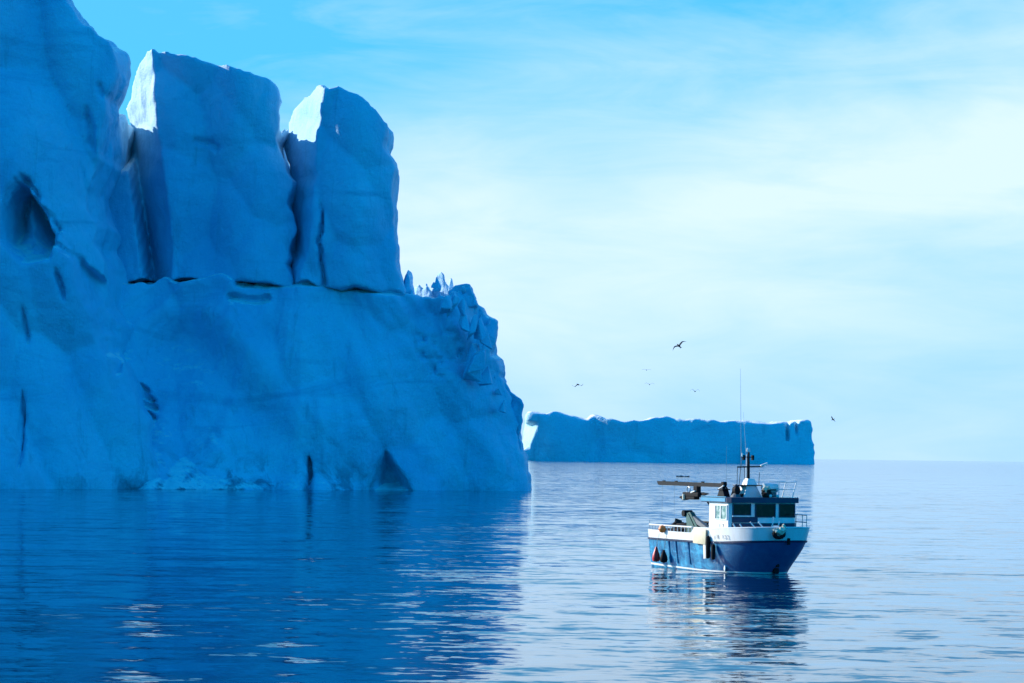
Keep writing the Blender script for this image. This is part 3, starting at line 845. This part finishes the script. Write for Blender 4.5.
for a, b in (((1.8, -0.76, 5.38), (1.8, -0.75, 6.34)), ((1.6, -0.5, 5.38), (1.7, -0.44, 6.5)), ((2.0, -0.35, 5.38), (1.85, -0.3, 6.3)), ((1.8, 0.76, 5.38), (1.8, 0.78, 6.05))):
    bm = B(); tube(bm, mx(*a), mx(*b), 0.018, seg=6); obj('stay', bm, M['steel_dark'], mast)
for a, b, r_ in (((1.75, -0.45, 6.4), (1.4, -0.40, 11.5), 0.018), ((1.8, -0.15, 7.0), (1.5, -0.22, 9.2), 0.014)):
    bm = B(); tube(bm, mx(*a), mx(*b), r_, 0.006, 6); obj('whip_aerial', bm, M['steel'], mast)
bm = B(); tube(bm, (0.9, -1.0, 4.52), (0.9, -1.0, 7.6), 0.014, 0.007, 6); tube(bm, (0.9, -1.0, 5.6), (0.9, -0.62, 5.6), 0.01, seg=5); obj('whip_aerial', bm, M['steel'], boat)
# exhaust beside the mast
bm = B(); pipe(bm, [(1.5, -0.95, 4.53), (1.5, -0.8, 4.9), (1.55, -0.62, 5.26)], 0.09, 8); obj('exhaust', bm, M['black'], boat)
bm = B(); prism(bm, [(1.62, -1.0, 4.52), (1.62, -0.66, 4.52), (1.62, -0.62, 5.1)], (0.05, 0, 0)); obj('exhaust_bracket', bm, M['white'], boat)

# searchlight on the roof
sl = empty('searchlight', (2.05, -0.98, 4.52), 0, boat); sl.scale = (1.1, 1.1, 1.5)
bm = B(); lathe(bm, [(0.30, 0), (0.24, 0.08), (0.12, 0.15)], seg=12); obj('pedestal', bm, M['grey'], sl)
bm = B(); tube(bm, (-0.17, 0, 0.28), (0.19, 0, 0.28), 0.15, 0.18, 14); obj('lamp_body', bm, M['black'], sl)
bm = B(); box(bm, (0, 0, 0.47), (0.3, 0.26, 0.05), bevel=0.015); obj('lamp_cap', bm, M['navy'], sl)
bm = B(); box(bm, (2.0, -0.55, 4.62), (0.35, 0.35, 0.18), Matrix.Rotation(R(20), 4, 'X'), 0.04); obj('vent_box', bm, M['steel_dark'], boat)

# crane: knuckle on the roof, boom stowed aft
crane = empty('crane', (1.0, -1.22, 4.93), 0, boat)
bm = B(); prism(bm, [(-0.45, -0.2, -0.41), (0.45, -0.2, -0.41), (0.15, -0.2, 0.1), (-0.15, -0.2, 0.1)], (0, 0.4, 0)); box(bm, (0, 0, 0.03), (0.6, 0.55, 0.06)); tube(bm, (0, 0, 0.05), (0.05, 0, 0.4), 0.11, 0.09, 10)
tube(bm, (-0.35, 0.1, 0.02), (0.02, 0, 0.3), 0.05); tube(bm, (0.32, 0.1, 0.02), (0.05, 0, 0.34), 0.05)
obj('crane_base', bm, M['steel_dark'], crane)
bm = B(); tube(bm, (-0.42, -0.14, 0.03), (0.2, -0.12, 0.26), 0.04); obj('crane_strut', bm, M['white'], crane)
bm = B(); box(bm, (0.02, 0, 0.36), (0.34, 0.26, 0.26), bevel=0.04); obj('knuckle', bm, M['black'], crane)
bm = B()
prism(bm, [(0.0, -0.11, 0.40), (-8.35, -0.11, 0.42), (-8.2, -0.11, 0.20), (-7.9, -0.11, 0.17), (-0.0, -0.11, 0.16)], (0, 0.24, 0))
boom = obj('boom', bm, M['steel_dark'], crane)
for x in (-7.6, -6.0, -2.6):
    bm = B(); box(bm, (x, 0, 0.44), (0.25, 0.1, 0.06)); obj('hose_clip', bm, M['black'], boom)
# power block slung under the boom, with its strut back to the wheelhouse
hb = empty('power_block', (-2.6, -1.22, 5.10), 0, boat)
bm = B(); box(bm, (0.3, 0, -0.22), (0.5, 0.3, 0.5), bevel=0.05); box(bm, (-0.2, 0, -0.52), (2.0, 0.45, 0.28), bevel=0.06); box(bm, (-0.5, 0, -0.72), (1.6, 0.4, 0.22), bevel=0.05)
prism(bm, [(1.0, -0.1, -0.36), (1.75, -0.1, -0.44), (1.1, -0.1, -0.56)], (0, 0.2, 0)); lump(bm, (-1.25, 0, -0.74), (0.35, 0.25, 0.16), 0.2, 3, 2)
obj('block_frame', bm, M['black'], hb)
bm = B(); torus(bm, (-0.7, -0.05, -0.24), 0.20, 0.035, Matrix.Rotation(R(90), 4, 'X')); obj('sheave', bm, M['steel'], hb)
bm = B(); tube(bm, (-0.95, -0.24, -0.85), (-0.95, -0.24, -0.50), 0.10, seg=10); obj('float', bm, M['cream'], hb)
bm = B(); box(bm, (0.15, -0.2, -0.34), (0.5, 0.1, 0.07), Matrix.Rotation(R(-12), 4, 'Y')); obj('cylinder', bm, M['white'], hb)
bm = B(); pipe(bm, [(0.8, 0, -0.62), (2.1, -0.2, -0.78), (3.7, -0.4, -1.05)], 0.075, 8); obj('strut', bm, M['steel_dark'], hb)
for x in (-4.2, -2.6): 
    bm = B(); tube(bm, (x, 0, 0.1), (x, 0, -2.2), 0.008, seg=5); obj('line', bm, M['steel'], hb)

# roof rail, life raft and gear on the far side of the roof
bm = B()
for x, y in ((3.5, 1.15), (3.5, 2.1), (2.3, 1.15), (2.3, 2.1)):
    tube(bm, (x, y, 4.52), (x + (0.12 if y > 1.5 else 0), y + (0.18 if y > 1.5 else 0), 5.46), 0.03, seg=6)
for z, o_ in ((5.46, 0.18), (5.02, 0.09)):
    pipe(bm, [(3.5, 1.15, z), (3.5 + o_ * 0.66, 2.1 + o_, z), (2.3 + o_ * 0.66, 2.1 + o_, z), (2.3, 1.15, z)], 0.025)
obj('roof_rail', bm, M['white'], boat)
raft = empty('life_raft', (2.8, 0.9, 4.55), 0, boat); raft.scale = (1, 1, 1.45)
bm = B(); tube(bm, (0, -0.42, 0.38), (0, 0.52, 0.38), 0.19, seg=16); obj('canister', bm, M['white'], raft)
bm = B(); box(bm, (0, 0.15, 0.09), (0.4, 0.5, 0.2), bevel=0.03); obj('cradle', bm, M['grey'], raft)
bm = B(); box(bm, (0, 0.05, 0.30), (0.44, 0.62, 0.05)); obj('strap', bm, M['black'], raft)

# forward rail on the far bow and the leaning rail posts on the near bow
bm = B()
pts_ = [(x, half(x, 2.7) - 0.06) for x in (2.2, 3.2, 4.1, 4.9)]
for z in (3.5, 3.08): pipe(bm, [(x, y, z) for x, y in pts_], 0.028)
for x, y in pts_: tube(bm, (x, y, 2.6), (x, y, 3.52), 0.028, seg=6)
obj('bow_rail', bm, M['steel'], boat)
for x, y, dz_, lean in ((5.15, -1.3, 0.42, 0.42), (5.35, -0.85, 0.42, 0.42), (5.0, -0.2, 0.72, -0.16), (5.2, 0.1, 0.5, -0.14), (4.6, -1.9, 0.3, 0.2), (4.3, -2.2, 0.3, 0.18)):
    bm = B(); tube(bm, (x, y, 2.62), (x - 0.1, y - lean, 2.68 + dz_), 0.045, seg=6); obj('rail_post', bm, M['white'], boat)
bm = B(); box(bm, (5.3, 0.1, 2.62), (0.5, 0.7, 0.5), bevel=0.06); tube(bm, (5.3, -0.35, 2.78), (5.3, 0.55, 2.78), 0.16, seg=12); obj('anchor_winch', bm, M['steel_dark'], boat)
bm = B(); box(bm, (5.42, -0.22, 2.86), (0.3, 0.35, 0.10)); obj('winch_guard', bm, M['white'], boat)
bm = B(); tube(bm, (stem(1.98) + 0.06, 0, 1.82), (stem(1.98) + 0.06, 0, 2.2), 0.1, seg=8); obj('stem_fitting', bm, M['black'], hull)
bm = B(); box(bm, (stem(0.3) - 0.02, 0, 0.22), (0.25, 0.34, 0.34), bevel=0.05); tube(bm, (stem(0.5), 0.0, 0.45), (stem(0.5), 0, 0.75), 0.12, seg=8); obj('bow_plate', bm, M['black'], hull)
# outlet with its splash of foam
x = side_x(725, 0.3)
bm = B(); lathe(bm, [(0.19, -0.03), (0.19, 0.03), (0.12, 0.05)], Matrix.Translation((x, -half(x, 0.3) - 0.01, 0.28)) @ Matrix.Rotation(R(90), 4, 'X') @ Matrix.Rotation(R(-20), 4, 'Y'), 12)
obj('outlet', bm, M['white'], hull)

# net hauler on the aft deck
hau = empty('net_hauler', (-2.6, -1.2, 1.9), 0, boat)
bm = B(); box(bm, (0, 0, 0.35), (0.9, 0.7, 0.7), bevel=0.05); prism(bm, [(-0.6, -0.2, 0.5), (0.4, -0.2, 0.6), (-0.5, -0.2, 1.5), (-1.15, -0.2, 1.62), (-1.2, -0.2, 1.4), (-0.75, -0.2, 1.25)], (0, 0.4, 0))
prism(bm, [(0.1, -0.15, 0.55), (0.8, -0.15, 0.55), (-0.35, -0.15, 1.6), (-0.7, -0.15, 1.55)], (0, 0.3, 0))
obj('hauler_frame', bm, M['green'], hau)
bm = B(); tube(bm, (-0.95, -0.3, 1.5), (-0.95, 0.3, 1.5), 0.2, seg=14); obj('hauler_drum', bm, M['black'], hau)
bm = B(); prism(bm, [(0.0, -0.12, 1.35), (2.0, -0.12, 0.62), (1.9, -0.12, 0.45), (0.0, -0.12, 1.0)], (0, 0.24, 0)); obj('chute', bm, M['grey'], hau)
bm = B(); tube(bm, (-5.9, 0.2, 2.85), (1.1, 0.2, 2.85), 0.07, seg=8)
for x in (-5.8, -3.5, -0.5): tube(bm, (x, 0.2, 1.9), (x, 0.2, 2.85), 0.06, seg=6)
obj('deck_rail', bm, M['steel_dark'], boat)
bm = B(); box(bm, (-0.3, 0.9, 2.5), (1.6, 1.5, 1.1), bevel=0.06); obj('hatch', bm, M['steel_dark'], boat)

# letters on the near side
def letters(txt, size, loc, mat, parent, rot=(90, 0, 0), name='lettering'):
    cu = bpy.data.curves.new(name, 'FONT'); cu.body = txt; cu.size = size; cu.extrude = 0.004; cu.align_x = 'CENTER'; cu.space_character = 1.15; cu.offset = 0.0
    t_ = bpy.data.objects.new('tmp', cu); COL.objects.link(t_)
    me = bpy.data.meshes.new_from_object(t_.evaluated_get(bpy.context.evaluated_depsgraph_get()))
    bpy.data.objects.remove(t_); me.name = name; me.materials.clear(); me.materials.append(mat)
    o = bpy.data.objects.new(name, me); COL.objects.link(o); o.parent = parent; o.location = loc; o.rotation_euler = [R(a) for a in rot]
    return o
def write_line(txt, size, step, loc, mat, parent, yaw=0.0):
    n = len(txt)
    for i, ch in enumerate(txt):
        if ch == ' ': continue
        d = (i - (n - 1) / 2) * step
        letters(ch, size, (loc[0] + d * math.cos(R(yaw)), loc[1] + d * math.sin(R(yaw)), loc[2]), mat, parent, (90, 0, yaw), 'letter')
write_line('L7', 0.38, 0.34, (2.75, -WY - 0.012, 2.66), M['letter'], house)
x = side_x(723, 2.2)
def bul_side(x, z): return -half(x, z) - 0.02
dyaw = math.degrees(math.atan2(bul_side(x + 0.6, 2.2) - bul_side(x - 0.6, 2.2), 1.2))
write_line('8 122', 0.33, 0.27, (x, bul_side(x, 2.2) - 0.01, 2.06), M['letter_worn'], bulwark, dyaw)

# ---- things that hang on or lie in the boat
def on_boat(name, bm, mat, base, label, cat, group=None):
    o = obj(name, bm, mat, None, smooth=True)
    o.matrix_world = BM_ @ Matrix.Translation(base)
    return tag(o, label, cat, group)
def buoy_mesh(h, r):
    bm = B()
    lathe(bm, [(0.03, 0), (r * 0.8, h * 0.06), (r, h * 0.22), (r * 0.85, h * 0.5), (r * 0.4, h * 0.82), (0.07, h * 0.95), (0.05, h)], seg=14)
    return bm
z = 0.34; x = side_x(661, z + 0.3)
o = on_boat('buoy', buoy_mesh(0.95, 0.26), M['red'], (x, -half(x, 1.0) - 0.29, z), 'red buoy hanging on the blue hull near the stern', 'buoy')
bm = B(); tube(bm, (0, 0, 0.95), (0, 0.22, 1.92), 0.014, seg=5); obj('rope', bm, M['cream'], o)
x = side_x(668.5, z + 0.3)
o = on_boat('buoy', buoy_mesh(0.8, 0.25), M['black'], (x, -half(x, 1.0) - 0.28, z), 'dark buoy hanging just ahead of the red one on the blue hull', 'buoy')
bm = B(); tube(bm, (0, 0, 0.8), (0, 0.22, 1.92), 0.014, seg=5); obj('rope', bm, M['cream'], o)
x = side_x(664, 2.4)
bm = B(); lathe(bm, [(0.02, -0.24), (0.17, -0.18), (0.25, 0), (0.17, 0.18), (0.02, 0.24)], seg=14)
on_boat('float', bm, M['orange'], (x, -half(x, 2.4) - 0.12, 2.42), 'small orange float on the aft rail of the boat', 'float')
for px, z0_, z1_, lab in ((711, 0.82, 2.2, 'longer black fender hanging beside the white plank'), (716.5, 0.78, 1.72, 'shorter black fender hanging under the hull lettering')):
    x = side_x(px, 1.3)
    bm = B(); lathe(bm, [(0.05, 0), (0.12, 0.06), (0.13, 0.2), (0.13, z1_ - z0_ - 0.2), (0.1, z1_ - z0_ - 0.05), (0.03, z1_ - z0_)], seg=12)
    o = on_boat('fender', bm, M['black'], (x, -half(x, 1.75) - 0.15, z0_), lab, 'fender')
    bm = B(); tube(bm, (0, 0, z1_ - z0_), (0, 0.18, 2.62 - z0_), 0.015, seg=5); obj('rope', bm, M['cream'], o)
xa, xb = side_x(695.5, 2.1), side_x(708, 2.1)
bm = B(); box(bm, ((xb - xa) / 2, 0, 0.47), (xb - xa, 0.06, 0.92), Matrix.Rotation(R(2), 4, 'Y'), 0.012)
on_boat('board', bm, M['beige'], (xa, -half((xa + xb) / 2, 2.4) - 0.11, 1.66), 'weathered beige board standing against the boat side amidships', 'board')
x = side_x(707.3, 1.3)
bm = B(); box(bm, (0, 0, 0.5), (0.30, 0.06, 1.0), Matrix.Rotation(R(-5), 4, 'Y'), 0.012)
on_boat('plank', bm, M['white'], (x, -half(x, 1.75) - 0.12, 0.80), 'narrow white plank hanging below the beige board', 'plank')
# bow fender with a bundle of rope on it
bx0 = 5.0
while half(bx0, 2.5) > 0.75: bx0 += 0.01
bx0 += 0.12
bm = B(); torus(bm, (0, 0, 0), 0.27, 0.13, Matrix.Rotation(R(90), 4, 'Y') @ Matrix.Diagonal((0.8, 1.15, 1, 1)).to_4x4()); 
o = on_boat('tyre_fender', bm, M['black'], (bx0, -0.75, 2.45), 'black tyre fender hung over the top of the bow', 'fender')
bm = B(); lump(bm, (0.16, 0.0, 0.12), (0.16, 0.34, 0.17), 0.35, 4); lump(bm, (0.1, 0.25, 0.3), (0.1, 0.11, 0.22), 0.3, 5)
on_boat('rope_bundle', bm, M['cream'], (bx0 + 0.02, -0.75, 2.52), 'cream bundle of rope lying on the bow tyre', 'rope')
bm = B(); lump(bm, (0, 0, 0.18), (0.35, 0.3, 0.22), 0.3, 7)
on_boat('net_bundle', bm, M['net'], (3.3, 0.45, 4.53), 'small dark bundle on the roof beside the white life raft', 'bundle')
bm = B(); lump(bm, (0, 0, 0.16), (0.2, 0.22, 0.18), 0.35, 8)
on_boat('rope_bundle', bm, M['cream'], (3.3, 0.4, 4.85), 'pale coil of rope lying on the dark bundle on the roof', 'rope')
for y_, l_ in ((0.45, 'left small white float on the roof edge'), (0.95, 'right small white float on the roof edge')):
    bm = B(); bmesh.ops.create_uvsphere(bm, u_segments=12, v_segments=8, radius=0.1)
    on_boat('float', bm, M['white'], (3.7, y_, 4.62), l_, 'float')
bm = B(); lump(bm, (0, 0, 0.3), (2.0, 1.2, 0.42), 0.25, 9, 4); lump(bm, (-1.3, -0.3, 0.62), (0.35, 0.4, 0.36), 0.25, 10); lump(bm, (1.2, -0.4, 0.5), (0.6, 0.5, 0.3), 0.25, 12)
on_boat('fishing_net', bm, M['net'], (-4.2, -0.4, 1.95), 'dark heap of fishing net on the open aft deck', 'net')

# ------------------------------------------------------------------ birds
M['gull_dark'] = paint('dark_plumage', (0.035, 0.032, 0.03), 0.8, 0.3, (0.09, 0.085, 0.08), 8)
M['gull_grey'] = paint('grey_plumage', (0.28, 0.29, 0.30), 0.8, 0.3, (0.12, 0.12, 0.12), 8)
def gull(px, py, Y, heading, bank, flap, mat, label, sc=1.0, pitch=0.0):
    bm = B()
    # body: lathe along x with head, bill and fan tail
    P = [(-0.30, 0.012, 0.10), (-0.22, 0.03, 0.05), (-0.10, 0.065, 0.065), (0.02, 0.085, 0.085), (0.12, 0.07, 0.075), (0.18, 0.048, 0.055), (0.225, 0.05, 0.052), (0.265, 0.036, 0.036), (0.29, 0.013, 0.013), (0.34, 0.005, 0.005)]
    rings = [[bm.verts.new((x, wd * math.cos(a), ht * math.sin(a) * (0.25 if x < -0.2 else 1))) for a in [2 * math.pi * k / 10 for k in range(10)]] for x, ht, wd in P]
    for a, b in zip(rings[:-1], rings[1:]):
        for k in range(10): bm.faces.new((a[k], a[(k + 1) % 10], b[(k + 1) % 10], b[k]))
    bm.faces.new(rings[0][::-1]); bm.faces.new(rings[-1])
    for s in (-1, 1):
        st = [(0.04, 0.17, 0.00, 0.0), (0.22, 0.17, 0.10 * flap + 0.02, 0.03), (0.42, 0.13, 0.20 * flap + 0.02, 0.01), (0.60, 0.075, 0.14 * flap + 0.02, -0.08), (0.74, 0.012, 0.02 * flap, -0.18)]
        sec = []
        for y, ch, z, x in st:
            sec.append([bm.verts.new((x + 0.09 + a * ch - ch * 0.1, s * y, z + c + 0.03)) for a, c in ((0.1, 0.0), (-0.3, 0.018), (-0.95, 0.0), (-0.3, -0.008))])
        for a, b in zip(sec[:-1], sec[1:]):
            for k in range(4): bm.faces.new((a[k], a[(k + 1) % 4], b[(k + 1) % 4], b[k]))
        bm.faces.new(sec[-1]); bm.faces.new(sec[0])
    o = obj('gull', bm, mat, None, smooth=True)
    x, z = at(px, py, Y)
    o.location = (x, Y, z); o.scale = (sc, sc, sc)
    o.rotation_mode = 'ZYX'
    o.rotation_euler = (R(bank), R(pitch), R(heading))
    tag(o, label, 'gull', 'gulls flying over the boat')
gull(679, 346, 190, 125, 50, 0.8, M['gull_dark'], 'highest dark gull, banking steeply', 0.85, -10)
gull(578, 384.5, 215, 60, -14, -1.3, M['gull_dark'], 'leftmost dark gull with drooping wings', 0.72)
gull(646.5, 370, 300, 80, 5, 0.2, M['gull_grey'], 'faint grey gull above another, wings flat', 0.72)
gull(649.5, 384.5, 290, 95, -4, 0.9, M['gull_grey'], 'faint grey gull below another, wings raised', 0.75)
gull(695, 391.5, 260, 70, 8, 1.4, M['gull_dark'], 'small gull just left of the tall aerial, wings in a shallow V', 0.66)
gull(833, 419.5, 230, 150, -45, 1.0, M['gull_dark'], 'rightmost gull, alone above the end of the far iceberg', 0.55)

# ------------------------------------------------------------------ drifting ice on the water
M['dark_ice'] = paint('dark_floe_ice', (0.012, 0.05, 0.085), 0.3, 0.3, (0.05, 0.12, 0.16), 2)  # one dark colour for the drifting bit of ice
def ice_bit(px, py, wpx, hpx, seed, label, mat):
    Y = 1.0
    for _ in range(60):          # where that line of sight meets the water
        xc = (px - 512) / F; yc = (341.5 - py + SHIFT) / F
        zz = xc * math.sin(ROLL) + yc * math.cos(ROLL)
        Y = CAMZ / -zz
    x, _z = at(px, py, Y)
    bm = B(); wd = wpx * Y / F / 2; hh = hpx * Y / F
    lump(bm, (-wd * 0.35, 0, 0.0), (wd * 0.62, wd * 0.5, hh), 0.35, seed); lump(bm, (wd * 0.6, 0.2, 0.0), (wd * 0.4, wd * 0.4, hh * 0.7), 0.35, seed + 1)
    o = obj('ice_floe', bm, mat, None, smooth=True); o.location = (x, Y, 0)
    tag(o, label, 'ice')
ice_bit(683, 477, 13, 1.4, 31, 'low dark bit of drifting ice above the boom of the boat', M['dark_ice'])

# ------------------------------------------------------------------ light and sky
SUN_EL = R(21.0)
sx, sy = -0.90, 0.436
az = math.atan2(sx, sy)            # from +Y towards +X
sd = Vector((sx * math.cos(SUN_EL), sy * math.cos(SUN_EL), math.sin(SUN_EL))).normalized()
sun = bpy.data.objects.new('sun', bpy.data.lights.new('sun', 'SUN'))
COL.objects.link(sun)
sun.data.energy = 5.0
sun.data.angle = R(0.53)
sun.data.color = (1.0, 0.93, 0.82)
sun.rotation_euler = sd.to_track_quat('Z', 'Y').to_euler()
sun.location = (-50, 100, 200)

w = bpy.data.worlds.new('World'); scene.world = w; w.use_nodes = True
nt = NT(w.node_tree)
bg = w.node_tree.nodes['Background']
sky = nt.n('ShaderNodeTexSky', sky_type='NISHITA', sun_disc=False, sun_elevation=SUN_EL, sun_rotation=az, air_density=1.0, dust_density=0.3, ozone_density=2.0)
g = nt.n('ShaderNodeTexCoord').outputs['Generated']
sep = nt.n('ShaderNodeSeparateXYZ'); nt.l(g, sep.inputs[0])
dx, dy, dz = sep.outputs
# clear sky with the cold cast of the photograph
clear = nt.mixc(1.0, sky.outputs[0], (0.008, 1.24, 2.25), 'MULTIPLY')
# thin high cloud and pale air low over the sea in the half of the sky ahead
ahead = nt.ramp(dy, [(0.2, 0.0), (0.85, 1.0)])
elev = nt.math('MAXIMUM', dz, 0.0)
tilt = nt.math('SUBTRACT', elev, nt.math('MULTIPLY', dx, 0.18))
mv = nt.mapping(g, (5.0, 5.0, 15.0), (0, R(-15), 0))
n1 = nt.noise(mv, 1.0, 6, 0.55, 0.7)
n2 = nt.noise(nt.mapping(g, (10, 10, 44), (0, R(-19), 0), (3, 1, 2)), 1.0, 6, 0.6, 0.9)
band = nt.ramp(tilt, [(0.0, 0.12), (0.04, 0.5), (0.08, 1.0), (0.12, 0.62), (0.155, 0.1), (0.3, 0.0)])
cl = nt.math('ADD', nt.math('MULTIPLY', band, 0.95), nt.math('MULTIPLY', nt.math('SUBTRACT', n1, 0.5), 1.15))
cl = nt.math('ADD', cl, nt.math('MULTIPLY', nt.math('SUBTRACT', n2, 0.5), 0.75), clamp=True)
air = nt.ramp(elev, [(0.0, (3.7, 6.2, 9.2)), (0.05, (3.1, 6.1, 9.2)), (0.13, (0.8, 5.0, 9.0)), (0.24, (0.9, 4.4, 8.4))])
front = nt.mixc(cl, air, (6.0, 7.7, 9.4))
tot = nt.mixc(ahead, clear, front)
nt.l(tot, bg.inputs['Color'])
bg.inputs['Strength'].default_value = 0.09

scene.view_settings.view_transform = 'Standard'
scene.view_settings.look = 'None'
scene.view_settings.exposure = 0.5
scene.view_settings.gamma = 1.0
scene.cycles.max_bounces = 6
scene.cycles.diffuse_bounces = 3
scene.cycles.glossy_bounces = 4
scene.cycles.use_denoising = True
